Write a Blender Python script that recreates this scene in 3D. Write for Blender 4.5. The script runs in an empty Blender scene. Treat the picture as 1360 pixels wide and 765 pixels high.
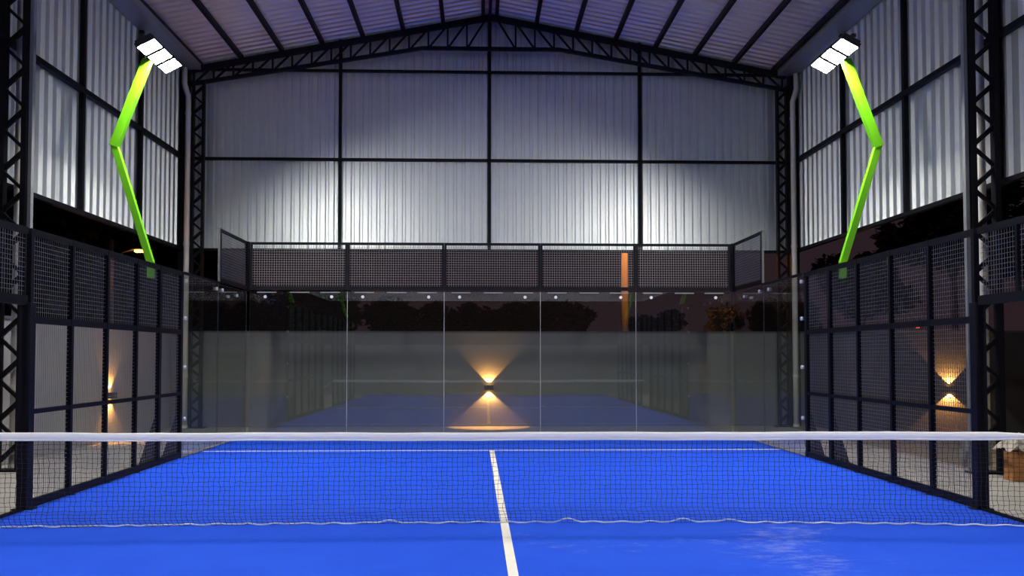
import bpy, math, random
from mathutils import Vector, Matrix
random.seed(7)
PI = math.pi
sc = bpy.context.scene
COL = sc.collection

# ------------------------------------------------------------------ materials
def node_mat(name):
    m = bpy.data.materials.new(name); m.use_nodes = True
    nt = m.node_tree; nt.nodes.clear()
    out = nt.nodes.new('ShaderNodeOutputMaterial')
    return m, nt, out

def pbr(name, col, rough=0.5, metal=0.0, noise=0.0, nscale=8.0, bump=0.0, bscale=60.0, spec=0.5, coat=0.0):
    m, nt, out = node_mat(name)
    b = nt.nodes.new('ShaderNodeBsdfPrincipled')
    b.inputs['Base Color'].default_value = (*col, 1)
    b.inputs['Roughness'].default_value = rough
    b.inputs['Metallic'].default_value = metal
    b.inputs['Specular IOR Level'].default_value = spec
    b.inputs['Coat Weight'].default_value = coat
    nt.links.new(b.outputs[0], out.inputs[0])
    tc = nt.nodes.new('ShaderNodeTexCoord')
    if noise > 0:
        n = nt.nodes.new('ShaderNodeTexNoise'); n.inputs['Scale'].default_value = nscale
        n.inputs['Detail'].default_value = 6
        nt.links.new(tc.outputs['Object'], n.inputs['Vector'])
        mx = nt.nodes.new('ShaderNodeMix'); mx.data_type = 'RGBA'
        mx.inputs['A'].default_value = (*[c * (1 - noise) for c in col], 1)
        mx.inputs['B'].default_value = (*[min(1, c * (1 + noise)) for c in col], 1)
        nt.links.new(n.outputs['Fac'], mx.inputs['Factor'])
        nt.links.new(mx.outputs['Result'], b.inputs['Base Color'])
    if bump > 0:
        n2 = nt.nodes.new('ShaderNodeTexNoise'); n2.inputs['Scale'].default_value = bscale
        nt.links.new(tc.outputs['Object'], n2.inputs['Vector'])
        bp = nt.nodes.new('ShaderNodeBump'); bp.inputs['Strength'].default_value = bump
        bp.inputs['Distance'].default_value = 0.02
        nt.links.new(n2.outputs['Fac'], bp.inputs['Height'])
        nt.links.new(bp.outputs[0], b.inputs['Normal'])
    return m

def emit(name, col, strength):
    m, nt, out = node_mat(name)
    e = nt.nodes.new('ShaderNodeEmission')
    e.inputs[0].default_value = (*col, 1); e.inputs[1].default_value = strength
    nt.links.new(e.outputs[0], out.inputs[0])
    return m

def glass_mat():
    m, nt, out = node_mat('toughened_glass')
    tr = nt.nodes.new('ShaderNodeBsdfTransparent'); tr.inputs[0].default_value = (0.90, 0.93, 0.92, 1)
    gl = nt.nodes.new('ShaderNodeBsdfGlossy'); gl.inputs['Roughness'].default_value = 0.0
    df = nt.nodes.new('ShaderNodeBsdfDiffuse'); df.inputs[0].default_value = (0.55, 0.55, 0.52, 1)
    lw = nt.nodes.new('ShaderNodeLayerWeight'); lw.inputs['Blend'].default_value = 0.5
    p = nt.nodes.new('ShaderNodeMath'); p.operation = 'POWER'; p.inputs[1].default_value = 5
    nt.links.new(lw.outputs['Facing'], p.inputs[0])
    ma = nt.nodes.new('ShaderNodeMath'); ma.operation = 'MULTIPLY_ADD'
    ma.inputs[1].default_value = 0.93; ma.inputs[2].default_value = 0.075
    nt.links.new(p.outputs[0], ma.inputs[0])
    # dust film on the panes
    dm = nt.nodes.new('ShaderNodeMixShader'); dm.inputs[0].default_value = 0.003
    nt.links.new(tr.outputs[0], dm.inputs[1]); nt.links.new(df.outputs[0], dm.inputs[2])
    mx = nt.nodes.new('ShaderNodeMixShader')
    nt.links.new(ma.outputs[0], mx.inputs[0]); nt.links.new(dm.outputs[0], mx.inputs[1]); nt.links.new(gl.outputs[0], mx.inputs[2])
    # very slight waviness of the tempered panes
    tc = nt.nodes.new('ShaderNodeTexCoord'); n = nt.nodes.new('ShaderNodeTexNoise')
    n.inputs['Scale'].default_value = 0.7; n.inputs['Detail'].default_value = 0
    nt.links.new(tc.outputs['Object'], n.inputs['Vector'])
    bp = nt.nodes.new('ShaderNodeBump'); bp.inputs['Strength'].default_value = 0.03; bp.inputs['Distance'].default_value = 0.05
    nt.links.new(n.outputs['Fac'], bp.inputs['Height']); nt.links.new(bp.outputs[0], gl.inputs['Normal'])
    nt.links.new(mx.outputs[0], out.inputs[0])
    return m

def turf_mat():
    m, nt, out = node_mat('blue_turf')
    b = nt.nodes.new('ShaderNodeBsdfPrincipled'); b.inputs['Roughness'].default_value = 0.9
    b.inputs['Specular IOR Level'].default_value = 0.15
    tc = nt.nodes.new('ShaderNodeTexCoord')
    n1 = nt.nodes.new('ShaderNodeTexNoise'); n1.inputs['Scale'].default_value = 1.6; n1.inputs['Detail'].default_value = 8
    n1.inputs['Roughness'].default_value = 0.65
    nt.links.new(tc.outputs['Object'], n1.inputs['Vector'])
    mx = nt.nodes.new('ShaderNodeMix'); mx.data_type = 'RGBA'
    mx.inputs['A'].default_value = (0.009, 0.070, 0.70, 1); mx.inputs['B'].default_value = (0.018, 0.115, 0.86, 1)
    nt.links.new(n1.outputs['Fac'], mx.inputs['Factor'])
    # dusty drifts of silica sand left in the pile, in streaks along x
    mp = nt.nodes.new('ShaderNodeMapping'); mp.inputs['Scale'].default_value = (1.3, 2.6, 1)
    nt.links.new(tc.outputs['Object'], mp.inputs['Vector'])
    n2 = nt.nodes.new('ShaderNodeTexNoise'); n2.inputs['Scale'].default_value = 3.2; n2.inputs['Detail'].default_value = 10
    n2.inputs['Roughness'].default_value = 0.78
    nt.links.new(mp.outputs[0], n2.inputs['Vector'])
    n3 = nt.nodes.new('ShaderNodeTexNoise'); n3.inputs['Scale'].default_value = 0.55; n3.inputs['Detail'].default_value = 2
    nt.links.new(tc.outputs['Object'], n3.inputs['Vector'])
    ml = nt.nodes.new('ShaderNodeMath'); ml.operation = 'MULTIPLY'
    nt.links.new(n2.outputs['Fac'], ml.inputs[0]); nt.links.new(n3.outputs['Fac'], ml.inputs[1])
    # sand gathers around a spot near the centre line on the near side
    sub = nt.nodes.new('ShaderNodeVectorMath'); sub.operation = 'DISTANCE'; sub.inputs[1].default_value = (1.9, -1.55, 0)
    nt.links.new(tc.outputs['Object'], sub.inputs[0])
    mr0 = nt.nodes.new('ShaderNodeMapRange'); mr0.inputs['From Min'].default_value = 2.4; mr0.inputs['From Max'].default_value = 0.2
    mr0.inputs['To Min'].default_value = 0.0; mr0.inputs['To Max'].default_value = 0.115
    nt.links.new(sub.outputs['Value'], mr0.inputs['Value'])
    ad = nt.nodes.new('ShaderNodeMath'); ad.operation = 'ADD'
    nt.links.new(ml.outputs[0], ad.inputs[0]); nt.links.new(mr0.outputs[0], ad.inputs[1])
    mr = nt.nodes.new('ShaderNodeMapRange'); mr.inputs['From Min'].default_value = 0.385; mr.inputs['From Max'].default_value = 0.60
    mr.inputs['To Max'].default_value = 0.6
    nt.links.new(ad.outputs[0], mr.inputs['Value'])
    mx2 = nt.nodes.new('ShaderNodeMix'); mx2.data_type = 'RGBA'; mx2.inputs['B'].default_value = (0.42, 0.48, 0.80, 1)
    nt.links.new(mr.outputs[0], mx2.inputs['Factor']); nt.links.new(mx.outputs['Result'], mx2.inputs['A'])
    nt.links.new(mx2.outputs['Result'], b.inputs['Base Color'])
    n4 = nt.nodes.new('ShaderNodeTexNoise'); n4.inputs['Scale'].default_value = 220
    nt.links.new(tc.outputs['Object'], n4.inputs['Vector'])
    bp = nt.nodes.new('ShaderNodeBump'); bp.inputs['Strength'].default_value = 0.35; bp.inputs['Distance'].default_value = 0.01
    nt.links.new(n4.outputs['Fac'], bp.inputs['Height']); nt.links.new(bp.outputs[0], b.inputs['Normal'])
    nt.links.new(b.outputs[0], out.inputs[0])
    return m

M = {
    'black':  pbr('black_painted_steel', (0.0045, 0.0045, 0.008), 0.6, 0.0, noise=0.2, spec=0.18),
    'navy':   pbr('dark_blue_painted_steel', (0.007, 0.007, 0.016), 0.6, spec=0.18),
    'dark_steel': pbr('dull_grey_steel', (0.07, 0.07, 0.07), 0.6, 0.1),
    'lit_face': pbr('lit_face_grey', (0.23, 0.24, 0.25), 0.5, 0.2, noise=0.1),  # floodlight on the chords' inner faces, put into the colour
    'wire':   pbr('galvanised_wire', (0.22, 0.22, 0.225), 0.45, 0.3),
    'sheet':  pbr('galvanised_sheet', (0.79, 0.83, 0.84), 0.41, 0.92, noise=0.04, nscale=2.5),
    'roof':   pbr('roof_sheet', (0.95, 0.82, 0.78), 0.34, 0.6, noise=0.06, nscale=2.0),
    'gutter': pbr('gutter_sheet', (0.30, 0.30, 0.32), 0.5, 0.6),
    'pvc':    pbr('pvc_pipe', (0.80, 0.77, 0.68), 0.35, 0.0, noise=0.08, nscale=5),
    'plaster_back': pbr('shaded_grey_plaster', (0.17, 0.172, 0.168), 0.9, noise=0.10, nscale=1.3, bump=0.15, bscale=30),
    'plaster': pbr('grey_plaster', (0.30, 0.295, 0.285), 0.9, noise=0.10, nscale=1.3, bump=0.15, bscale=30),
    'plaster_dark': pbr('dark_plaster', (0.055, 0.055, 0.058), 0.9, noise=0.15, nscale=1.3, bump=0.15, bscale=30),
    'paving': pbr('concrete_paving', (0.34, 0.325, 0.30), 0.85, noise=0.16, nscale=1.2, bump=0.1, bscale=40),
    'dirt':   pbr('dry_earth', (0.20, 0.16, 0.10), 0.95, noise=0.45, nscale=5, bump=0.6, bscale=12),
    'soil':   pbr('dark_soil', (0.03, 0.026, 0.02), 0.95, noise=0.3, nscale=2),
    'turf':   turf_mat(),
    'line':   pbr('white_turf', (0.88, 0.85, 0.78), 0.9, noise=0.06, nscale=9),
    'white':  pbr('white_vinyl', (0.93, 0.93, 0.91), 0.55, noise=0.03),
    'cord':   pbr('white_cord', (0.94, 0.94, 0.91), 0.8),
    'net':    pbr('black_netting', (0.010, 0.012, 0.03), 0.8),
    'lime':   pbr('lime_paint', (0.135, 0.50, 0.0), 0.5),
    'housing': pbr('lamp_housing', (0.03, 0.03, 0.032), 0.5),
    'lens':   emit('floodlight_lens', (1.0, 0.97, 0.90), 460),
    'warm':   emit('warm_lens', (1.0, 0.50, 0.13), 30),
    'sodium': emit('sodium_lens', (1.0, 0.36, 0.06), 12),
    'chrome': pbr('stainless_steel', (0.85, 0.85, 0.85), 0.25, 1.0),
    'glint_strip':   pbr('glint_strip_grey', (0.30, 0.31, 0.31), 0.5, 0.3),  # light streaks at the pane tops, put into the colour
    'alu':    pbr('satin_aluminium', (0.88, 0.88, 0.88), 0.35, 0.2),
    'glass':  glass_mat(),
    'seal':   pbr('silicone_seal', (0.62, 0.64, 0.62), 0.4),
    'edge':   pbr('glass_edge', (0.10, 0.12, 0.11), 0.4),
    'leaf':   pbr('dark_leaf', (0.010, 0.011, 0.009), 0.9, spec=0.1, noise=0.4, nscale=3),
    'leaf_pale': pbr('pale_leaf', (0.12, 0.10, 0.03), 0.7, noise=0.4, nscale=3),
    'bark':   pbr('bark', (0.05, 0.035, 0.022), 0.9, noise=0.3, nscale=6),
    'pole':   pbr('concrete_pole', (0.30, 0.27, 0.23), 0.9, noise=0.1),
    'brick':  pbr('clay_brick', (0.50, 0.22, 0.07), 0.9, noise=0.25, nscale=14, bump=0.3),
    'tarp':   pbr('pale_tarpaulin', (0.50, 0.45, 0.38), 0.6, noise=0.2, nscale=6),
    'pit':    pbr('grey_block', (0.25, 0.26, 0.23), 0.95, noise=0.3, nscale=9, bump=0.3),
    'plaster_edge': pbr('wall_coping', (0.10, 0.10, 0.098), 0.9),
}

# ------------------------------------------------------------------ mesh builder
class MB:
    def __init__(s): s.v = []; s.f = []; s.mi = []
    def quadbox(s, pts, mi=0):
        n = len(s.v); s.v += [tuple(p) for p in pts]
        for q in ((0,3,2,1),(4,5,6,7),(0,1,5,4),(1,2,6,5),(2,3,7,6),(3,0,4,7)):
            s.f.append(tuple(n+i for i in q)); s.mi.append(mi)
        return s
    def box(s, a, b, mi=0):
        x0,y0,z0 = a; x1,y1,z1 = b
        return s.quadbox([(x0,y0,z0),(x1,y0,z0),(x1,y1,z0),(x0,y1,z0),(x0,y0,z1),(x1,y0,z1),(x1,y1,z1),(x0,y1,z1)], mi)
    def bar(s, p, q, w, h, up=(0,0,1), mi=0):
        p = Vector(p); q = Vector(q); d = (q-p).normalized(); u = Vector(up)
        if abs(d.dot(u)) > 0.99: u = Vector((0,1,0))
        r = d.cross(u).normalized(); u = r.cross(d).normalized()
        r *= w/2; u *= h/2
        return s.quadbox([p-r-u,p+r-u,p+r+u,p-r+u,q-r-u,q+r-u,q+r+u,q-r+u], mi)
    def tube(s, pts, rad, n=8, cap=True):
        pts = [Vector(p) for p in pts]; base = len(s.v)
        rads = rad if isinstance(rad, (list, tuple)) else [rad]*len(pts)
        for i, p in enumerate(pts):
            d = (pts[min(i+1, len(pts)-1)] - pts[max(i-1, 0)]).normalized()
            u = Vector((0,0,1)) if abs(d.z) < 0.95 else Vector((0,1,0))
            r = d.cross(u).normalized(); u = r.cross(d)
            for k in range(n):
                a = 2*PI*k/n
                s.v.append(tuple(p + (r*math.cos(a) + u*math.sin(a))*rads[i]))
        for i in range(len(pts)-1):
            for k in range(n):
                a = base+i*n+k; b = base+i*n+(k+1)%n
                s.f.append((a, b, b+n, a+n)); s.mi.append(0)
        if cap:
            s.f.append(tuple(base+k for k in range(n))[::-1]); s.mi.append(0)
            e = base+(len(pts)-1)*n
            s.f.append(tuple(e+k for k in range(n))); s.mi.append(0)
        return s
    def prism(s, poly, axis, a, b):
        """poly: 2D outline in the two other axes, extruded a..b along axis."""
        n = len(s.v); k = len(poly)
        for t in (a, b):
            for (p, q) in poly:
                s.v.append({'x': (t,p,q), 'y': (p,t,q), 'z': (p,q,t)}[axis])
        s.f.append(tuple(n+i for i in range(k))); s.mi.append(0)
        s.f.append(tuple(n+k+i for i in range(k))[::-1]); s.mi.append(0)
        for i in range(k):
            j = (i+1) % k
            s.f.append((n+i, n+k+i, n+k+j, n+j)); s.mi.append(0)
        return s
    def mesh(s, name, mats, smooth=False, bevel=0):
        me = bpy.data.meshes.new(name); me.from_pydata(s.v, [], s.f)
        for m in (mats if isinstance(mats, (list, tuple)) else [mats]): me.materials.append(m)
        me.polygons.foreach_set('material_index', s.mi)
        if smooth: me.polygons.foreach_set('use_smooth', [True]*len(me.polygons))
        me.update()
        return me
    def build(s, name, mats, parent=None, smooth=False, bevel=0, loc=None):
        return link(name, s.mesh(name, mats, smooth), parent, bevel, loc)

def link(name, me, parent=None, bevel=0, loc=None):
    o = bpy.data.objects.new(name, me); COL.objects.link(o)
    if parent: o.parent = parent
    if loc: o.location = loc
    if bevel:
        b = o.modifiers.new('bevel', 'BEVEL'); b.width = bevel; b.segments = 2; b.limit_method = 'ANGLE'
    return o

def tag(o, label=None, cat=None, group=None, kind=None):
    if label: o['label'] = label
    if cat: o['category'] = cat
    if group: o['group'] = group
    if kind: o['kind'] = kind
    return o

def thing(name, label, cat, loc=(0,0,0), group=None, rz=0):
    o = bpy.data.objects.new(name, None); COL.objects.link(o)
    o.empty_display_size = 0.1
    o.location = loc; o.rotation_euler = (0,0,rz)
    return tag(o, label, cat, group)

def copy_tree(o, label=None, loc=None, parent=None, group=None):
    c = o.copy(); COL.objects.link(c)
    if parent: c.parent = parent
    if loc is not None: c.location = loc
    if label: c['label'] = label
    if group: c['group'] = group
    for ch in o.children: copy_tree(ch, parent=c)
    return c

def struct(o, label, cat):
    return tag(o, label, cat, kind='structure')

ORD = ['first','second','third','fourth','fifth','sixth','seventh','eighth','ninth','tenth']

# ------------------------------------------------------------------ dimensions
XL, XR = -7.2, 7.25          # cladding planes
YB, YF = 12.5, -12.5
ZS = 4.14                    # lower edge of cladding
RIDGE, SLOPE = 9.80, 0.19    # roof sheet underside
def roof_z(x): return RIDGE - SLOPE*abs(x)

# ------------------------------------------------------------------ ground
o = MB().box((-60,-40,-0.30), (60,90,-0.06)).build('ground', M['soil']); struct(o, 'dark soil beyond the low concrete walls', 'ground')
o = MB().box((-7.6,-13,-0.10), (6.9,12.75,-0.004)).build('floor', M['paving']); struct(o, 'grey concrete paving around the blue court', 'floor')
dm = MB()
NX, NY = 14, 60
for j in range(NY+1):
    for i in range(NX+1):
        x = 6.9+7.2*i/NX; y = -13+25.75*j/NY
        dm.v.append((x, y, -0.02 + (0.03*random.random()+0.03 if i else 0)))
for j in range(NY):
    for i in range(NX):
        a = j*(NX+1)+i; dm.f.append((a, a+1, a+NX+2, a+NX+1)); dm.mi.append(0)
o = dm.build('dirt_floor', M['dirt'], smooth=True); struct(o, 'strip of bare brown earth between paving and right concrete wall', 'ground')
turf = MB().box((-5.04,-10.04,-0.05), (5.04,10.04,0.004)).build('turf_floor', M['turf']); struct(turf, 'bright blue artificial turf court', 'floor')
l = MB().box((-4.99,6.925,0.003), (4.99,6.99,0.0075)).build('service_line', M['line'], turf); tag(l, 'white line across the far half')
l = MB().box((-4.99,-6.99,0.003), (4.99,-6.925,0.0075)).build('service_line', M['line'], turf); tag(l, 'white line across the near half')
MB().quadbox([(-0.005,-7,0.003),(0.07,-7,0.003),(-0.005,6.92,0.003),(-0.085,6.92,0.003),(-0.005,-7,0.008),(0.07,-7,0.008),(-0.005,6.92,0.008),(-0.085,6.92,0.008)]).build('centre_line', M['line'], turf)

# ------------------------------------------------------------------ low concrete walls
def low_wall(a, b, label, mat):
    w = MB().box(a, b).build('concrete_wall', mat); struct(w, label, 'wall')
    c = MB().box((a[0]-0.02, a[1]-0.02, b[2]), (b[0]+0.02, b[1]+0.02, b[2]+0.04)).build('coping', M['plaster_edge'], w)
    return w
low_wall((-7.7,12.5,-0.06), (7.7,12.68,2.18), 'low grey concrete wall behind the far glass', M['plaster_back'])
low_wall((-7.6,-12.7,-0.06), (-7.38,12.48,2.20), 'low pale grey concrete wall along the left side', M['plaster'])
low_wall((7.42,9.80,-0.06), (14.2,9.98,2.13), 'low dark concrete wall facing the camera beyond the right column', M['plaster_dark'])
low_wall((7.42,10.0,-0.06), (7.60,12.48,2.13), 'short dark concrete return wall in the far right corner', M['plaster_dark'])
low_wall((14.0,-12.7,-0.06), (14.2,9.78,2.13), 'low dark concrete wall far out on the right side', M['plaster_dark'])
low_wall((-7.36,-12.9,-0.06), (14.0,-12.72,2.18), 'low grey concrete wall behind the camera', M['plaster'])

# ------------------------------------------------------------------ corrugated cladding
def profile(a, b, pitch=0.2, depth=0.045, flat=0.115, flank=0.018):
    pts = []; t = a
    while t < b:
        for dt, d in ((0,0),(flat,0),(flat+flank,depth),(pitch-flank,depth)):
            if t+dt < b: pts.append((t+dt, d))
        t += pitch
    pts.append((b, 0)); return pts

def cladding(name, label, axis, plane, a, b, sgn, top):
    m = MB(); pts = profile(a, b, 0.2, 0.05, 0.105, 0.022) if axis == 'x' else profile(a, b, 0.29, 0.055, 0.125, 0.035)
    for (t, d) in pts:
        off = plane + sgn*d
        for z in (ZS, top(t)):
            m.v.append((t, off, z) if axis == 'x' else (off, t, z))
    for i in range(len(pts)-1):
        m.f.append((2*i, 2*i+2, 2*i+3, 2*i+1)); m.mi.append(0)
    o = m.build(name, M['sheet'])
    s = o.modifiers.new('gauge', 'SOLIDIFY'); s.thickness = 0.0015
    return struct(o, label, 'wall')
cladding('wall_back', 'corrugated silver metal sheeting on the gable wall behind the far glass', 'x', YB, XL, XR, 1, roof_z)
cladding('wall_front', 'corrugated silver metal sheeting on the gable wall behind the camera', 'x', YF, XL, XR, -1, roof_z)
cladding('wall_left', 'corrugated silver metal sheeting on the left side wall', 'y', XL, YF, YB, -1, lambda t: roof_z(XL)-0.02)
cladding('wall_right', 'corrugated silver metal sheeting on the right side wall', 'y', XR, YF, YB, 1, lambda t: roof_z(XR)-0.02)
m = MB(); pts = profile(YF-0.3, YB+0.2, 0.25, 0.075, 0.105, 0.03)
for (t, d) in pts:
    for x in (XL-0.2, 0, XR+0.2): m.v.append((x, t, roof_z(x)+d))
for i in range(len(pts)-1):
    for k in (0, 1):
        a = 3*i+k; m.f.append((a, a+1, a+4, a+3)); m.mi.append(0)
o = m.build('ceiling', M['roof']); s = o.modifiers.new('gauge', 'SOLIDIFY'); s.thickness = 0.0015
struct(o, 'underside of the corrugated metal gable roof', 'ceiling')

# ------------------------------------------------------------------ roof steel
G = 'purlins under the roof sheets'
for side, sg in (('left', -1), ('right', 1)):
    for k in range(8):
        x = sg*(0.15 + k*0.943) + (-0.03)
        h = 0.11
        z = roof_z(x) - h/2 - 0.004
        nm = ['nearest the ridge', 'second from the ridge', 'third from the ridge', 'fourth from the ridge', 'fifth from the ridge', 'sixth from the ridge', 'seventh from the ridge', 'at the eave'][k]
        pl = MB().bar((x, YF, z), (x, YB-0.02, z), 0.055, h)
        pl.bar((x+0.03*sg, YF, z-h/2+0.008), (x+0.03*sg, YB-0.02, z-h/2+0.008), 0.05, 0.012)
        tag(pl.build('purlin', M['navy']), 'dark steel purlin %s on the %s roof slope' % (nm, side), 'roof beam', G)
tag(MB().bar((-0.03, YF, RIDGE-0.13), (-0.03, YB-0.02, RIDGE-0.13), 0.07, 0.14).build('ridge_beam', M['navy']), 'dark steel ridge beam running along the roof peak', 'roof beam')

def truss(y, label):
    t = thing('roof_truss', label, 'roof truss', (0, y, 8.0), 'roof trusses')
    def P(x, z): return (x, 0, z-8.0)
    def top(x): return roof_z(x) - 0.20
    def bot(x): return 8.85 if abs(x) < 1.6 else 8.85 - (abs(x)-1.6)*0.168
    xe = 6.98
    for sg in (-1, 1):
        MB().bar(P(0, top(0)), P(sg*xe, top(xe)), 0.10, 0.13).build('top_chord', M['navy'], t)
        MB().bar(P(sg*1.6, 8.85), P(sg*xe, bot(xe)), 0.09, 0.08).build('bottom_chord', M['navy'], t)
        n = 15; xs = [0.12 + (xe-0.2)*i/n for i in range(n+1)]
        for i in range(n):
            a, b = sg*xs[i], sg*xs[i+1]
            MB().bar(P(a, top(a)), P(b, bot(b)), 0.04, 0.042, (0,1,0)).build('web_bar', M['navy'], t)
            MB().bar(P(b, top(b)), P(b, bot(b)), 0.04, 0.038, (0,1,0)).build('web_bar', M['navy'], t)
    MB().bar(P(-1.6, 8.85), P(1.6, 8.85), 0.09, 0.08).build('bottom_chord', M['navy'], t)
    MB().bar(P(-0.03, top(0)), P(-0.03, 8.85), 0.07, 0.11, (0,1,0)).build('king_post', M['navy'], t)
    return t
truss(12.30, 'dark steel roof truss spanning the hall in front of the gable sheeting')

# cladding posts and girts
G = 'posts behind the sheeting'
for x, l in ((-3.54, 'left of centre'), (-0.04, 'under the ridge'), (3.52, 'right of centre')):
    zt = roof_z(x)-0.05
    tag(MB().box((x-0.035, YB-0.09, ZS-0.02), (x+0.035, YB-0.006, zt)).build('wall_post', M['black']), 'slim black upright on the gable sheeting, %s' % l, 'wall post', G)
for sg, xp, ys, side in ((-1, XL, (1.7, 4.4, 7.05, 9.75), 'left'), (1, XR, (1.0, 3.9, 6.75, 9.5), 'right')):
    for y, l in zip(ys, ('nearest the camera', 'behind the near lattice column', 'midway along', 'nearest the gable')):
        if l == 'nearest the camera': continue
        a, b = sorted((xp, xp-sg*0.09))
        tag(MB().box((a+0.004, y-0.045, ZS-0.02), (b-0.004, y+0.045, 8.36)).build('wall_post', M['black']), 'black upright on the %s side sheeting, %s' % (side, l), 'wall post', G)
    a, b = sorted((xp-sg*0.006, xp-sg*0.20))
    tag(MB().box((a, 12.22, 0), (b, 12.40, 8.265)).build('corner_post', M['black']), 'black square corner post at the %s end of the gable' % side, 'wall post', G)
G = 'horizontal girts on the sheeting'
for z, l, h in ((6.24, 'halfway up the gable sheeting', 0.06), (8.34, 'high on the gable sheeting under the truss', 0.05), (ZS-0.03, 'along the lower edge of the gable sheeting', 0.06)):
    e = 0.48 if z > 8 else 0.22
    tag(MB().box((XL+e, YB-0.10, z-h/2), (XR-e, YB-0.007, z+h/2)).build('girt', M['black']), 'thin black horizontal girt %s' % l, 'girt', G)
for sg, xp, side in ((-1, XL, 'left'), (1, XR, 'right')):
    for z, l, h in ((6.24, 'halfway up', 0.09), (ZS-0.03, 'along the lower edge of', 0.07)):
        a, b = sorted((xp-sg*0.006, xp-sg*0.10))
        tag(MB().box((a, YF+0.2, z-h/2), (b, 12.215, z+h/2)).build('girt', M['black']), 'long black horizontal girt %s the %s side sheeting' % (l, side), 'girt', G)
    a, b = sorted((xp-sg*0.01, xp-sg*0.46))
    m = MB().box((a, YF, 8.27), (b, YB-0.05, 8.285)); xe = a if sg < 0 else b; xi = b if sg < 0 else a
    m.box((min(xi, xi-sg*0.012), YF, 8.27), (max(xi, xi-sg*0.012), YB-0.05, 8.40))
    tag(m.build('eave_gutter', M['gutter']), 'grey sheet metal gutter along the %s eave' % side, 'gutter', 'eave gutters')

# ------------------------------------------------------------------ lattice columns and downpipes
def column(x0, x1, y, pitch, zt, label, ph=0, w=0.085):
    cx = (x0+x1)/2; t = thing('lattice_column', label, 'column', (cx, y, 0), 'lattice columns')
    for x in (x0, x1):
        m = MB().box((x-cx-w/2, -0.06, 0), (x-cx+w/2, 0.06, zt))
        m.build('chord', M['black'], t, bevel=0.004)
    a, b = x0-cx, x1-cx; z = 0.1+ph; k = 0
    while z + pitch/2 < zt-0.05:
        p, q = ((a, z), (b, z+pitch/2)) if k % 2 == 0 else ((b, z), (a, z+pitch/2))
        th = 0.062 if k % 2 == 0 else 0.042
        MB().bar((p[0], 0, p[1]), (q[0], 0, q[1]), th, 0.05, (0,1,0)).build('lacing_bar', M['black'], t)
        z += pitch/2; k += 1
    MB().box((a-0.12, -0.13, -0.004), (b+0.12, 0.13, 0.02)).build('base_plate', M['black'], t)
    return t
column(-7.12, -6.80, 4.4, 0.60, 8.2, 'black lattice steel column beside the left doorway of the court')
column(6.70, 7.04, 3.7, 0.60, 8.2, 'black lattice steel column beside the right doorway of the court', 0.3)
column(-6.88, -6.64, 12.22, 0.42, 8.0, 'black lattice steel column at the left end of the gable truss', w=0.06)
column(6.74, 6.96, 12.22, 0.42, 8.0, 'black lattice steel column at the right end of the gable truss', w=0.06)
G = 'grey strips for floodlit faces of the lattice columns'  # added strips standing in for the columns' floodlit inner chord faces
tag(MB().box((-6.745, 4.36, 0), (-6.69, 4.44, 8.2)).build('lit_face_strip', M['lit_face'], bevel=0.004), 'added grey strip for the floodlit inner face of the left near lattice column', 'post', G)
tag(MB().box((6.58, 3.66, 0), (6.635, 3.74, 8.2)).build('lit_face_strip', M['lit_face'], bevel=0.004), 'added grey strip for the floodlit inner face of the right near lattice column', 'post', G)

def downpipe(x, y, r, sg, label, bend=True):
    t = thing('downpipe', label, 'drainpipe', (x, y, 0), 'drainpipes')
    pts = [(0,0,0.03), (0,0,3), (0,0,7.45)]
    if bend: pts += [(0,0,7.6), (sg*0.05,0,7.75), (sg*0.09,0,7.9), (sg*0.09,0,8.265)]
    else: pts += [(0,0,8.265)]
    MB().tube(pts, r, 16).build('pipe', M['pvc'], t, smooth=True)
    for z in (0.04, 1.18, 4.2, 7.2):
        MB().tube([(0,0,z-0.035),(0,0,z+0.035)], r*1.14, 16).build('coupling', M['pvc'], t, smooth=False)
    MB().bar((0,0.0,1.7),(0,0.16,1.7),0.03,0.03).build('bracket', M['black'], t)
    return t
downpipe(-6.985, 4.62, 0.07, -1, 'cream plastic drainpipe behind the left near lattice column', False)
downpipe(6.93, 3.90, 0.07, 1, 'cream plastic drainpipe behind the right near lattice column', False)
downpipe(-6.96, 12.10, 0.062, -1, 'cream plastic drainpipe in the left rear corner of the hall')
downpipe(7.06, 12.05, 0.062, 1, 'cream plastic drainpipe in the right rear corner of the hall')

# ------------------------------------------------------------------ wire mesh
_wm = {}
def wire_mesh(w, h, axis, pitch=0.05, r=0.0022):
    key = (round(w,3), round(h,3), axis, r)
    if key in _wm: return _wm[key]
    m = MB(); n = max(1, round(w/pitch)); k = max(1, round(h/pitch))
    def pt(t, z, o): return (t, o, z) if axis == 'x' else (o, t, z)
    for i in range(1, n):
        t = w*i/n; m.bar(pt(t, 0, -r), pt(t, h, -r), 2*r, 2*r)
    for j in range(1, k):
        z = h*j/k; m.bar(pt(0, z, r), pt(w, z, r), 2*r, 2*r)
    _wm[key] = m.mesh('wire_mesh', M['wire']); return _wm[key]

# ------------------------------------------------------------------ side fences
FX = 5.08
PL = [1.05, 2.07, 3.09, 4.10, 5.02, 6.0]
PR = [0.72, 1.74, 2.76, 3.80, 4.83, 5.82]
def gusset(t, sg, y=0.0):
    MB().prism([(sg*0.03, 0.0), (sg*0.27, 0.0), (sg*0.03, 0.75)], 'y', y-0.02, y+0.02).build('gusset', M['black'], t)
    MB().box((min(0, sg*0.3), y-0.045, 0.0), (max(0, sg*0.3), y+0.045, 0.012)).build('base_plate', M['black'], t)

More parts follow.
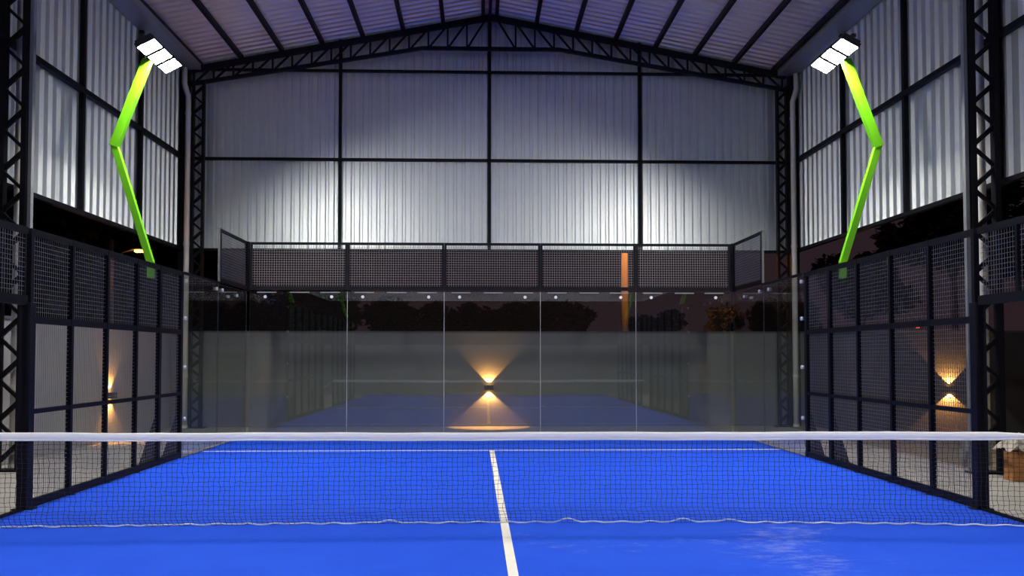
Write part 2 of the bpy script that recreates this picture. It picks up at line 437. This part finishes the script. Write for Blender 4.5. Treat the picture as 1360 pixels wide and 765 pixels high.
def fence_side(sg, P, side):
    x = sg*FX
    for i, y in enumerate(P):
        big = i == 0; stout = i >= 4
        where = ['at the doorway', 'next to the doorway', 'third from the doorway', 'fourth from the doorway', 'carrying the lime lamp pole', 'where the glass begins'][i]
        w = 0.09 if stout else 0.055
        t = thing('fence_post', 'black steel fence post %s on the %s sideline' % (where, side), 'fence post', (x, y, 0), 'posts of the side fences')
        if big:
            MB().box((-0.06, -0.06, 0), (0.06, 0.06, 2.2)).build('door_jamb', M['black'], t, bevel=0.004)
            MB().box((-0.03, 0.0, 2.2), (0.03, 0.055, 3.0)).build('shaft', M['black'], t, bevel=0.003)
            MB().box((-0.11, -0.06, 0), (0.11, 0.06, 0.014)).build('base_plate', M['black'], t)
        else:
            MB().box((-0.03, -w/2, 0), (0.03, w/2, 3.0)).build('shaft', M['black'], t, bevel=0.003)
            if stout: gusset(t, sg)
            else: MB().box((-0.08, -0.0275, 0), (0.08, 0.0275, 0.012)).build('base_plate', M['black'], t)
    for i in range(5):
        a = P[i] + (0.061 if i == 0 else 0.029 if i < 4 else 0.046); b = P[i+1] - (0.029 if i+1 < 4 else 0.046)
        w = b-a
        t = thing('mesh_fence_panel', '%s black wire mesh fence panel from the doorway on the %s sideline' % (ORD[i], side), 'fence panel', (x, a, 0), 'mesh panels of the side fences')
        for z, h, nm in ((0.045, 0.085, 'bottom_rail'), (1.03, 0.05, 'lower_rail'), (2.02, 0.075, 'middle_rail'), (2.965, 0.07, 'top_rail')):
            MB().box((-0.025, 0, z-h/2), (0.025, w, z+h/2)).build(nm, M['black'], t)
        for z0, z1 in ((0.088, 1.005), (1.055, 1.982), (2.058, 2.93)):
            link('wire_mesh', wire_mesh(w, z1-z0, 'y'), t, loc=(sg*0.012, 0, z0))
    # panel above the doorway and the opening towards the near half
    y0, y1 = -P[0], P[0]-0.061
    t = thing('mesh_fence_panel', 'wire mesh panel above the open doorway on the %s sideline' % side, 'fence panel', (x, y0, 0), 'mesh panels of the side fences')
    w = y1-y0-0.004
    MB().box((-0.03, 0, 2.17), (0.03, w, 2.27)).build('bottom_rail', M['black'], t)
    MB().box((-0.025, 0, 2.93), (0.025, w, 3.0)).build('top_rail', M['black'], t)
    MB().box((-0.02, w*0.5-0.02, 2.27), (0.02, w*0.5+0.02, 2.93)).build('stile', M['black'], t)
    link('wire_mesh', wire_mesh(w, 0.66, 'y'), t, loc=(sg*0.012, 0, 2.27))
    MB().box((-0.03+x, y0, -0.002), (0.03+x, y1, 0.02)).build('threshold', M['black'])
    th = bpy.data.objects['threshold'] if side == 'left' else bpy.data.objects['threshold.001']
    tag(th, 'dark threshold strip along the turf edge in the %s doorway' % side, 'threshold', 'door thresholds')
fence_side(-1, PL, 'left')
fence_side(1, PR, 'right')

# near-half fences (seen in the reflection of the far glass)
for sg, side in ((-1, 'left'), (1, 'right')):
    first = None
    for i in range(5):
        lab = '%s mesh fence panel from the net in the near half on the %s sideline' % (ORD[i], side)
        y = -1.05-(i+1)*1.0
        if first is None:
            first = t = thing('mesh_fence_panel', lab, 'fence panel', (sg*FX, y, 0), 'mesh panels of the near half')
            for z, h, nm in ((0.045, 0.085, 'bottom_rail'), (1.03, 0.05, 'lower_rail'), (2.02, 0.075, 'middle_rail'), (2.965, 0.07, 'top_rail')):
                MB().box((-0.025, 0.03, z-h/2), (0.025, 0.97, z+h/2)).build(nm, M['black'], t)
            for yy in (0, 0.97):
                MB().box((-0.03, yy+0.001, 0), (0.03, yy+0.029, 3.0)).build('stile', M['black'], t)
            for z0, z1 in ((0.088, 1.005), (1.055, 1.982), (2.058, 2.93)):
                link('wire_mesh', wire_mesh(0.94, z1-z0, 'y'), t, loc=(sg*0.012, 0.03, z0))
        else: copy_tree(first, lab, (sg*FX, y, 0))

# ------------------------------------------------------------------ glass
def pane(name_label, axis, a, b, plane, z1, clamps, group, glint_strips=()):
    g = 0.004; th = 0.012
    loc = (a, plane, 0) if axis == 'x' else (plane, a, 0)
    t = thing('glass_panel', name_label, 'glass panel', loc, group)
    w = b-a
    m = MB()
    A, B = g, w-g
    def pt(p, q, z): return (p, q, z) if axis == 'x' else (q, p, z)
    n = len(m.v)
    m.quadbox([pt(A,-th/2,0.03),pt(B,-th/2,0.03),pt(B,th/2,0.03),pt(A,th/2,0.03),pt(A,-th/2,z1),pt(B,-th/2,z1),pt(B,th/2,z1),pt(A,th/2,z1)])
    m.mi = [1,1,0,1,0,1]
    gl = m.build('pane', [M['glass'], M['edge']], t)
    if axis == 'x' and b < 5:
        MB().box((w-0.004, -0.005, 0.03), (w+0.004, 0.005, z1)).build('joint_seal', M['seal'], t)
    for (p, z) in clamps:
        d = -1 if axis == 'x' else (1 if plane < 0 else -1)
        c = MB().tube([pt(p, d*0.008, z), pt(p, d*0.035, z)], 0.032, 14).build('clamp', M['alu'], t, smooth=False)
    for p in glint_strips:  # strips added to draw the light streaks along the pane's top edge
        MB().box(pt(p-0.2, -0.03 if axis == 'x' else -0.01, z1-0.028), pt(p+0.2, -0.007 if axis == 'x' else 0.01, z1-0.008)).build('glint_strip', M['glint_strip'], t)
    return t
names = ['leftmost', 'second from left', 'middle', 'second from right', 'rightmost']
for i in range(5):
    a = -5.0+2*i
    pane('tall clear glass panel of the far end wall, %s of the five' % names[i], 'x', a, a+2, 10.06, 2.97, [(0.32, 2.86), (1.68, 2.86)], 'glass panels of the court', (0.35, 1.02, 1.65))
for sg, side, P in ((-1, 'left', PL), (1, 'right', PR)):
    y6 = P[-1]+0.05
    pane('clear glass side panel next to the mesh fence on the %s sideline' % side, 'y', y6, 8.02, sg*5.06, 2.96, [(0.09, 0.62), (0.09, 1.45), (0.09, 2.25), (0.09, 2.86), (1.8, 2.86)], 'glass panels of the court')
    pane('clear glass side panel in the far %s corner of the court' % side, 'y', 8.02, 10.04, sg*5.06, 2.96, [(0.2, 2.86), (1.2, 2.83)], 'glass panels of the court')
    m = MB().box((sg*5.06-0.03, y6, 2.965), (sg*5.06+0.03, 8.05, 3.0))
    tag(m.build('top_rail', M['black']), 'thin black rail capping the glass on the %s sideline' % side, 'rail', 'rails on the side glass')

# ------------------------------------------------------------------ upper mesh band (3-4 m)
def band_panel(label, axis, a, b, plane, z0, z1):
    loc = (a, plane, 0) if axis == 'x' else (plane, a, 0)
    t = thing('mesh_band_panel', label, 'mesh panel', loc, 'mesh panels above the glass')
    w = b-a
    def bx(n, p0, p1, za, zb, d=0.025):
        A = (p0,-d,za) if axis == 'x' else (-d,p0,za); B = (p1,d,zb) if axis == 'x' else (d,p1,zb)
        MB().box(A, B).build(n, M['black'], t)
    bx('bottom_rail', 0, w, z0, z0+0.075); bx('top_rail', 0, w, z1-0.05, z1)
    bx('stile', 0.0, 0.045, z0+0.075, z1-0.05); bx('stile', w-0.045, w, z0+0.075, z1-0.05)
    link('wire_mesh', wire_mesh(w-0.09, z1-z0-0.125, axis, r=0.0026), t, loc=(0.045, -0.012, z0+0.075) if axis == 'x' else (0, 0.045, z0+0.075))
for i in range(5):
    a = -5.0+2*i
    band_panel('black framed wire mesh panel above the far glass, %s of the five' % names[i], 'x', a+0.002, a+1.998, 10.06, 3.0, 3.99)
for sg, side in ((-1, 'left'), (1, 'right')):
    band_panel('wire mesh step panel above the %s corner glass' % side, 'y', 8.08, 10.0, sg*5.06, 3.0, 3.99)
    tag(MB().box((sg*5.06-0.02, 8.03, 2.98), (sg*5.06+0.02, 8.08, 4.0)).build('step_post', M['dark_steel'], bevel=0.003), 'grey post ending the mesh step on the %s sideline' % side, 'post', 'posts of the mesh steps')
    tag(MB().box((sg*5.06-0.045, 10.015, 2.98), (sg*5.06+0.045, 10.10, 4.0)).build('corner_post', M['black'], bevel=0.003), 'black post at the far %s corner above the glass' % side, 'post', 'corner posts above the glass')

# ------------------------------------------------------------------ net
NXW, ROWS = 196, 21
def net_y(x): return 0.06 - (0.36*(x/5)**2 if x > 0 else 0.11*(x/5)**2)
def net_top(x): return 0.873 + 0.02*abs(x/5)**2
net = thing('padel_net', 'black court net with white top band and white cord along the bottom', 'net')
x0, x1 = -4.78, 4.95
grid = []
wob = [random.uniform(-1,1) for _ in range(40)]
def smooth_w(t):
    i = int(t) % 39; f = t-int(t); f = f*f*(3-2*f)
    return wob[i]*(1-f)+wob[i+1]*f
for r in range(ROWS):
    row = []
    for c in range(NXW+1):
        x = x0+(x1-x0)*c/NXW
        zt = net_top(x)-0.055
        if r <= 15: z = zt - r*(zt-0.155)/15; sk = 0; by = 0
        else:
            q = (r-15)/5; z = 0.155*(1-q)+0.012*q; sk = 0.03*q; by = -0.05*math.sin(q*PI)
        row.append(Vector((x+sk+random.gauss(0,0.0032)+0.006*smooth_w(c*0.17+r*0.9), net_y(x)+by, z+random.gauss(0,0.0028)+0.004*smooth_w(c*0.11+r*1.7))))
    grid.append(row)
m = MB()
NR = 0.0015
for r in range(ROWS):
    for c in range(NXW+1):
        if c < NXW: m.bar(grid[r][c], grid[r][c+1], NR*2, NR*2)
        if r < ROWS-1: m.bar(grid[r][c], grid[r+1][c], NR*2, NR*2, (0,1,0))
m.build('netting', M['net'], net)
# top band: folded tape with a hem
N = 60; m = MB(); rings = []
sect = [(-0.010,-0.064),(-0.016,-0.062),(-0.017,-0.052),(-0.006,-0.0485),(-0.0125,-0.045),(-0.0165,-0.025),(-0.014,-0.004),(0,0.008),(0.014,-0.004),(0.0165,-0.025),(0.0125,-0.045),(0.006,-0.0485),(0.017,-0.052),(0.016,-0.062),(0.010,-0.064)]
xa, xb = -4.90, 5.02
for i in range(N+1):
    x = xa+(xb-xa)*i/N; tp = 1.0
    if i >= N-2: tp = 1.0-0.2*(i-(N-2))
    wv = 0.0025*math.sin(x*2.3)+0.0015*math.sin(x*7.1)
    for (dy, dz) in sect: m.v.append((x, net_y(x)+dy, net_top(x)+wv-0.027+(dz+0.027)*tp*1.12))
k = len(sect)
for i in range(N):
    for j in range(k):
        a = i*k+j; b = i*k+(j+1) % k
        m.f.append((a, b, b+k, a+k)); m.mi.append(0)
m.f.append(tuple(range(k))); m.mi.append(0); m.f.append(tuple(N*k+j for j in range(k))[::-1]); m.mi.append(0)
m.build('top_band', M['white'], net)
# bottom cord woven through the last row, with a few loose waves
pts = []
for i in range(400):
    x = x0+(x1-x0)*i/399
    z = 0.016+0.006*math.sin(i*0.55)
    y = net_y(x)-0.005+0.012*smooth_w(i*0.09)+0.004*math.sin(i*0.8)
    for cx, a in ((1.75, 0.028), (0.62, 0.03), (2.15, 0.03), (-1.15, 0.02), (-2.6, 0.015)):
        z += a*math.exp(-((x-cx)/0.1)**2)
    if x < -2.5 and (int((x+5)*2.6) % 2 == 0): z -= 0.014; y += 0.02
    pts.append((x, y, max(0.012, z)))
m = MB(); m.tube(pts, 0.0075, 6); m.build('bottom_cord', M['cord'], net, smooth=True)
for sg, xe in ((-1, xa), (1, xb)):
    y = net_y(xe); z = net_top(xe)-0.03
    MB().bar((xe, y, z), (sg*5.50, y-0.05, z-0.42), 0.03, 0.012).build('tension_strap', M['cord'], net)
    ps = MB().tube([(sg*5.55, y-0.05, 0.0), (sg*5.55, y-0.05, 0.62)], 0.04, 14); ps.box((sg*5.55-0.12, y-0.17, 0), (sg*5.55+0.12, y+0.07, 0.012))
    ps.build('anchor_post', M['black'], net)

# ------------------------------------------------------------------ lime light poles
def light_pole(sg, y, label, flip=1):
    t = thing('light_pole', label, 'floodlight pole', (sg*5.15, y, 0), 'lime floodlight poles')
    k = Vector((sg*0.60, 0, 4.80)); b = Vector((sg*0.03, 0, 3.02)); tp = Vector((sg*0.12, 0, 6.10))
    MB().box((sg*0.03-0.045, -0.045, 2.80), (sg*0.03+0.045, 0.045, 3.04)).build('bracket', M['lime'], t, bevel=0.004)
    MB().bar(b, k+Vector((0,0,0.02)), 0.10, 0.085, (0,1,0)).build('lower_arm', M['lime'], t, bevel=0.004)
    MB().bar(k-Vector((0,0,0.02)), tp, 0.13, 0.11, (0,1,0)).build('upper_arm', M['lime'], t, bevel=0.004)
    MB().bar((0, -0.60, 6.27), (0, 0.60, 6.27), 0.06, 0.05).build('crossbar', M['housing'], t)
    MB().bar(tp-Vector((0,0,0.03)), (0, 0, 6.27), 0.06, 0.06, (0,1,0)).build('neck', M['housing'], t)
    for i in (-1, 0, 1):
        tilt = sg*math.radians(28)
        f = MB()
        f.box((-0.15,-0.185,0.005), (0.15,0.185,0.055))
        for q in range(9): f.box((-0.13, -0.17+q*0.041, 0.055), (0.13, -0.158+q*0.041, 0.095))
        for (p, q2) in (((-0.15,-0.19),(0.15,-0.175)), ((-0.15,0.175),(0.15,0.19)), ((-0.15,-0.175),(-0.135,0.175)), ((0.135,-0.175),(0.15,0.175))):
            f.box((p[0],p[1],-0.012), (q2[0],q2[1],0.005))
        fl = f.build('floodlight', M['housing'], t, loc=(-sg*0.06, i*0.43, 6.16)); fl.rotation_euler = (0, tilt, 0)
        MB().box((-0.134,-0.174,-0.006), (0.134,0.174,0.004)).build('lens', M['lens'], fl)
    return t
light_pole(-1, 4.93, 'lime green zigzag floodlight pole on the left fence, three lamps glaring')
light_pole(1, 4.58, 'lime green zigzag floodlight pole on the right fence, three lamps glaring')
light_pole(-1, -4.93, 'lime green floodlight pole on the left fence of the near half')
light_pole(1, -4.93, 'lime green floodlight pole on the right fence of the near half')

# ------------------------------------------------------------------ wall sconces
def sconce(loc, rz, label, e=9.0):
    """local frame: wall at y=0, the lamp sticks out along -y"""
    t = thing('wall_sconce', label, 'wall lamp', loc, 'up and down wall lamps', rz)
    h = MB(); w, d, z = 0.105, 0.11, 0.055
    for (a, b) in (((-w,-d,-z),(w,-d+0.006,z)), ((-w,-0.006,-z),(w,0,z)), ((-w,-d+0.006,-z),(-w+0.006,-0.006,z)), ((w-0.006,-d+0.006,-z),(w,-0.006,z)), ((-w+0.006,-d+0.006,-0.02),(w-0.006,-0.006,0.02))):
        h.box(a, b)
    h.build('housing', M['housing'], t)
    for s in (-1, 1):
        MB().box((-0.06,-0.085,min(s*0.022,s*0.03)), (0.06,-0.025,max(s*0.022,s*0.03))).build('lens', M['warm'], t)
        ld = bpy.data.lights.new('sconce_beam', 'SPOT'); ld.energy = e; ld.color = (1.0, 0.44, 0.10)
        ld.spot_size = math.radians(100 if s < 0 else 88); ld.spot_blend = 0.10; ld.shadow_soft_size = 0.012
        lo = bpy.data.objects.new('sconce_beam', ld); COL.objects.link(lo); lo.parent = t
        lo.location = (0, -0.055, s*0.06); lo.rotation_euler = (PI if s > 0 else 0, 0, 0)
    return t
sconce((-0.05, 12.495, 0.90), 0, 'black wall lamp with warm beams on the wall behind the far glass', 150)
sconce((-7.375, 8.95, 0.88), PI/2, 'black wall lamp with warm beams on the left concrete wall', 95)
sconce((9.50, 9.795, 0.95), 0, 'black wall lamp with warm beams on the dark right concrete wall', 230)
sconce((0.0, -12.715, 0.90), PI, 'black wall lamp on the concrete wall behind the camera', 50)
sconce((-7.375, -6.5, 0.88), PI/2, 'black wall lamp on the left concrete wall in the near half', 50)
sconce((13.995, -4.0, 0.95), -PI/2, 'black wall lamp on the right concrete wall in the near half', 20)

# ------------------------------------------------------------------ bricks, block and tarpaulin beside the right column
bk = MB(); bx, by, bz = 0.19, 0.09, 0.19
for (a, b) in (((0,0,0),(bx,0.012,bz)), ((0,by-0.012,0),(bx,by,bz)), ((0,0.012,0),(0.012,by-0.012,bz)), ((bx-0.012,0.012,0),(bx,by-0.012,bz)), ((bx/2-0.006,0.012,0),(bx/2+0.006,by-0.012,bz)), ((0.012,by/2-0.005,0),(bx-0.012,by/2+0.005,bz))):
    bk.box(a, b)
for q in range(4): bk.box((0.02+q*0.045, -0.004, 0.004), (0.034+q*0.045, 0, bz-0.004))
bme = bk.mesh('hollow_brick', M['brick'])
G = 'hollow bricks stacked by the right column'
for row in range(2):
    for cxx in range(3):
        for dpt in range(2):
            b = link('hollow_brick', bme, loc=(6.69+cxx*0.196+random.uniform(-.003,.003), 2.85+dpt*0.1, 0.002+row*0.192))
            tag(b, 'orange hollow clay brick, %s in the %s row, %s course of the stack' % (ORD[cxx], ('front','rear')[dpt], ('bottom','top')[row]), 'brick', G)
tm = MB(); n = 16
for j in range(n+1):
    for i in range(n+1):
        u, v = i/n-0.5, j/n-0.5
        x = u*0.75; y = v*0.45
        z = 0.20*math.exp(-((u/0.36)**2+(v/0.36)**2)) + 0.05*math.sin(u*19+v*7)*math.cos(v*15-u*4) + random.gauss(0,0.012)
        edge = max(abs(u), abs(v))
        tm.v.append((x, y, max(0.0, z) + (0.0 if edge < 0.45 else -0.04)))
for j in range(n):
    for i in range(n):
        a = j*(n+1)+i; tm.f.append((a,a+1,a+n+2,a+n+1)); tm.mi.append(0)
tp = tm.build('tarpaulin', M['tarp'], loc=(6.98, 2.97, 0.43), smooth=False)
sd = tp.modifiers.new('thick','SOLIDIFY'); sd.thickness = 0.006
tag(tp, 'crumpled pale tarpaulin heaped on the stacked orange bricks', 'tarpaulin')
bl = MB()
for (a, b) in (((0,0,0),(0.39,0.03,0.19)), ((0,0.11,0),(0.39,0.14,0.19)), ((0,0.03,0),(0.03,0.11,0.19)), ((0.36,0.03,0),(0.39,0.11,0.19)), ((0.18,0.03,0),(0.21,0.11,0.19))): bl.box(a, b)
bm_ = bl.mesh('concrete_block', M['pit'])
for k, l in enumerate(('lower of two grey concrete blocks behind the right near lattice column', 'upper of two grey concrete blocks behind the right near lattice column')):
    b = link('concrete_block', bm_, loc=(6.97+0.05*k, 4.55, 0.03+0.192*k)); tag(b, l, 'concrete block', 'grey concrete blocks')

# ------------------------------------------------------------------ trees beyond the walls
def tree(x, y, H, R, label, mat='leaf', n=2200, leaf=0.22, flat=0.75, seed=1, group='trees beyond the walls'):
    rnd = random.Random(seed)
    t = thing('tree', label, 'tree', (x, y, -0.06), group)
    tr = MB(); zc = H-R*flat
    tr.tube([(0,0,0),(0.05,0.03,zc*0.5),(0,0,zc)], [0.16,0.12,0.07], 8)
    for k in range(5):
        a = rnd.uniform(0, 2*PI); tr.tube([(0,0,zc*0.75),(math.cos(a)*R*0.3,math.sin(a)*R*0.3,zc),(math.cos(a)*R*0.6,math.sin(a)*R*0.6,zc+R*flat*0.3)], [0.07,0.05,0.02], 6)
    tr.build('trunk', M['bark'], t, smooth=True)
    m = MB(); cl = []
    for k in range(14):
        a = rnd.uniform(0, 2*PI); e = rnd.uniform(-0.7, 1.0); rr = R*rnd.uniform(0.35, 0.72)
        cl.append((math.cos(a)*rr, math.sin(a)*rr, zc+e*R*flat*0.62, R*rnd.uniform(0.28, 0.48)))
    cl.append((0,0,zc,R*0.6))
    for k in range(n):
        cx, cy, cz, cr = rnd.choice(cl)
        d = Vector((rnd.gauss(0,1), rnd.gauss(0,1), rnd.gauss(0,1))).normalized()*cr*(rnd.random()**0.35)
        p = Vector((cx, cy, cz)) + Vector((d.x, d.y, d.z*flat))
        u = Vector((rnd.gauss(0,1), rnd.gauss(0,1), rnd.gauss(0,0.6))).normalized(); w = u.cross(Vector((rnd.gauss(0,1), rnd.gauss(0,1), rnd.gauss(0,1)))).normalized()
        L = leaf*rnd.uniform(0.7, 1.3); nn = u.cross(w)*L*0.18; i = len(m.v)
        m.v += [tuple(p-u*L), tuple(p+w*L*0.42+nn), tuple(p+u*L), tuple(p-w*L*0.42+nn)]
        m.f += [(i,i+1,i+2), (i,i+2,i+3)]; m.mi += [0,0]
    m.build('crown', M[mat], t)
    return t
# left: a dense dark row seen through the gap under the sheeting
ys = (11.0, 14.2, 17.6, 21.0, 24.5, 28.5, 33.0, 38.0, 43.5)
for k, y in enumerate(ys):
    tree(-13.6-0.06*k, y, 7.6, 2.0, 'dense dark tree beyond the left wall, %s from the left edge of the photo' % ORD[k], n=5500, leaf=0.21, seed=10+k, flat=1.7, group='dark trees beyond the left wall')
# right
tree(14.6, 19.2, 7.2, 2.3, 'big dark tree beyond the right wall near the lattice column', seed=31, n=4500, leaf=0.2)
tree(15.0, 27.0, 5.9, 2.0, 'round dark tree beyond the right wall behind the lime pole', seed=32, n=3500, leaf=0.2)
# back
back = [(-9.2,26,4.2,2.0),(-7.0,27,4.4,2.1),(-5.9,24,3.9,1.4),(-3.2,26,4.1,1.5),(-1.4,27,4.0,1.3),(0.6,29,4.15,1.6),(2.6,27,4.0,1.6),(3.4,31,4.2,1.5),(7.4,31,3.9,1.5),(12.2,28,4.2,1.7)]
bl_lab = ['leftmost, by the rear corner pipe','second from left','third from left, small','fourth from left','fifth from left, behind the second glass joint','in the middle','just right of the middle lamp','just left of the orange pole','just right of the orange pole','rightmost']
for k, (x, y, H, R) in enumerate(back):
    tree(x, y, H, R, 'black tree silhouette beyond the rear wall, %s' % bl_lab[k], seed=50+k, n=2600, leaf=0.18, group='dark trees beyond the rear wall')
tree(8.9, 25.0, 3.75, 0.98, 'small bushy tree lit orange beyond the rear wall', 'leaf_pale', 2200, 0.11, 0.75, 71)

# ------------------------------------------------------------------ street lights
def street_lamp(loc, H, rz, label, e, arm=1.4, mat='pole'):
    """arm runs along local -y"""
    t = thing('street_lamp', label, 'street lamp', loc, 'orange street lamps', rz)
    MB().tube([(0,0,0),(0,0,H)], [0.15,0.10], 12).build('mast', M[mat], t, smooth=True)
    MB().tube([(0,0,H-0.7),(0,-arm*0.5,H-0.35),(0,-arm,H-0.25)], 0.035, 8).build('arm', M['housing'], t, smooth=True)
    hd = MB(); hd.prism([(-arm-0.45,H-0.30),(-arm-0.40,H-0.20),(-arm+0.05,H-0.16),(-arm+0.1,H-0.27)], 'x', -0.13, 0.13)
    h = hd.build('head', M['housing'], t)
    MB().box((-0.10,-arm-0.38,H-0.36), (0.10,-arm+0.02,H-0.298)).build('lens', M['sodium'], h)
    ld = bpy.data.lights.new('sodium_glow', 'POINT'); ld.energy = e; ld.color = (1.0, 0.32, 0.05); ld.shadow_soft_size = 0.15
    lo = bpy.data.objects.new('sodium_glow', ld); COL.objects.link(lo); lo.parent = t; lo.location = (0, -arm-0.18, H-0.45)
    return t
street_lamp((4.66, 22.0, -0.06), 6.9, 0, 'tall pole lit orange standing beyond the rear wall', 700)
street_lamp((-10.9, 17.6, -0.06), 5.05, PI/2, 'orange street lamp glowing beyond the left wall behind the lime pole', 25, arm=0.75, mat='housing')
t = thing('wall_lantern', 'tiny orange lantern on top of the dark right concrete wall', 'lantern', (8.90, 9.89, 2.17))
MB().tube([(0,0,0),(0,0,0.05)], 0.03, 10).build('base', M['housing'], t); MB().tube([(0,0,0.05),(0,0,0.12)], [0.035,0.03], 10).build('globe', M['warm'], t); MB().tube([(0,0,0.12),(0,0,0.15)], [0.05,0.01], 10).build('cap', M['housing'], t)
bpy.data.objects['globe'].data.materials[0] = emit('lantern_glow', (1.0, 0.12, 0.02), 1.2)

# ------------------------------------------------------------------ sky
w = bpy.data.worlds.new('dusk'); sc.world = w; w.use_nodes = True
nt = w.node_tree; nt.nodes.clear()
out = nt.nodes.new('ShaderNodeOutputWorld'); bg = nt.nodes.new('ShaderNodeBackground')
tc = nt.nodes.new('ShaderNodeTexCoord'); sx = nt.nodes.new('ShaderNodeSeparateXYZ'); rp = nt.nodes.new('ShaderNodeValToRGB')
nt.links.new(tc.outputs['Generated'], sx.inputs[0]); nt.links.new(sx.outputs['Z'], rp.inputs[0])
rp.color_ramp.elements[0].position = 0.0; rp.color_ramp.elements[0].color = (0.024, 0.013, 0.016, 1)
rp.color_ramp.elements[1].position = 0.6; rp.color_ramp.elements[1].color = (0.016, 0.014, 0.026, 1)
e = rp.color_ramp.elements.new(0.2); e.color = (0.018, 0.0115, 0.0155, 1)
nt.links.new(rp.outputs[0], bg.inputs[0]); bg.inputs[1].default_value = 1.0
nt.links.new(bg.outputs[0], out.inputs[0])

# ------------------------------------------------------------------ camera
cd = bpy.data.cameras.new('camera'); cam = bpy.data.objects.new('camera', cd); COL.objects.link(cam)
cam.location = (-0.2375, -8.8414, 1.6183)
cam.rotation_euler = (PI/2+0.0355, 0, -0.0342)
cd.sensor_width = 36; cd.lens = 1208.4/1360*36; cd.shift_y = (431.2-382.5)/1360
cd.clip_end = 300
sc.camera = cam

sc.view_settings.view_transform = 'Standard'; sc.view_settings.look = 'None'
sc.view_settings.exposure = 0; sc.view_settings.gamma = 1; sc.view_settings.use_curve_mapping = False
cy = sc.cycles
cy.use_denoising = True
cy.max_bounces = 8; cy.diffuse_bounces = 4; cy.glossy_bounces = 4; cy.transparent_max_bounces = 24
cy.caustics_reflective = False; cy.caustics_refractive = False
cy.sample_clamp_indirect = 6
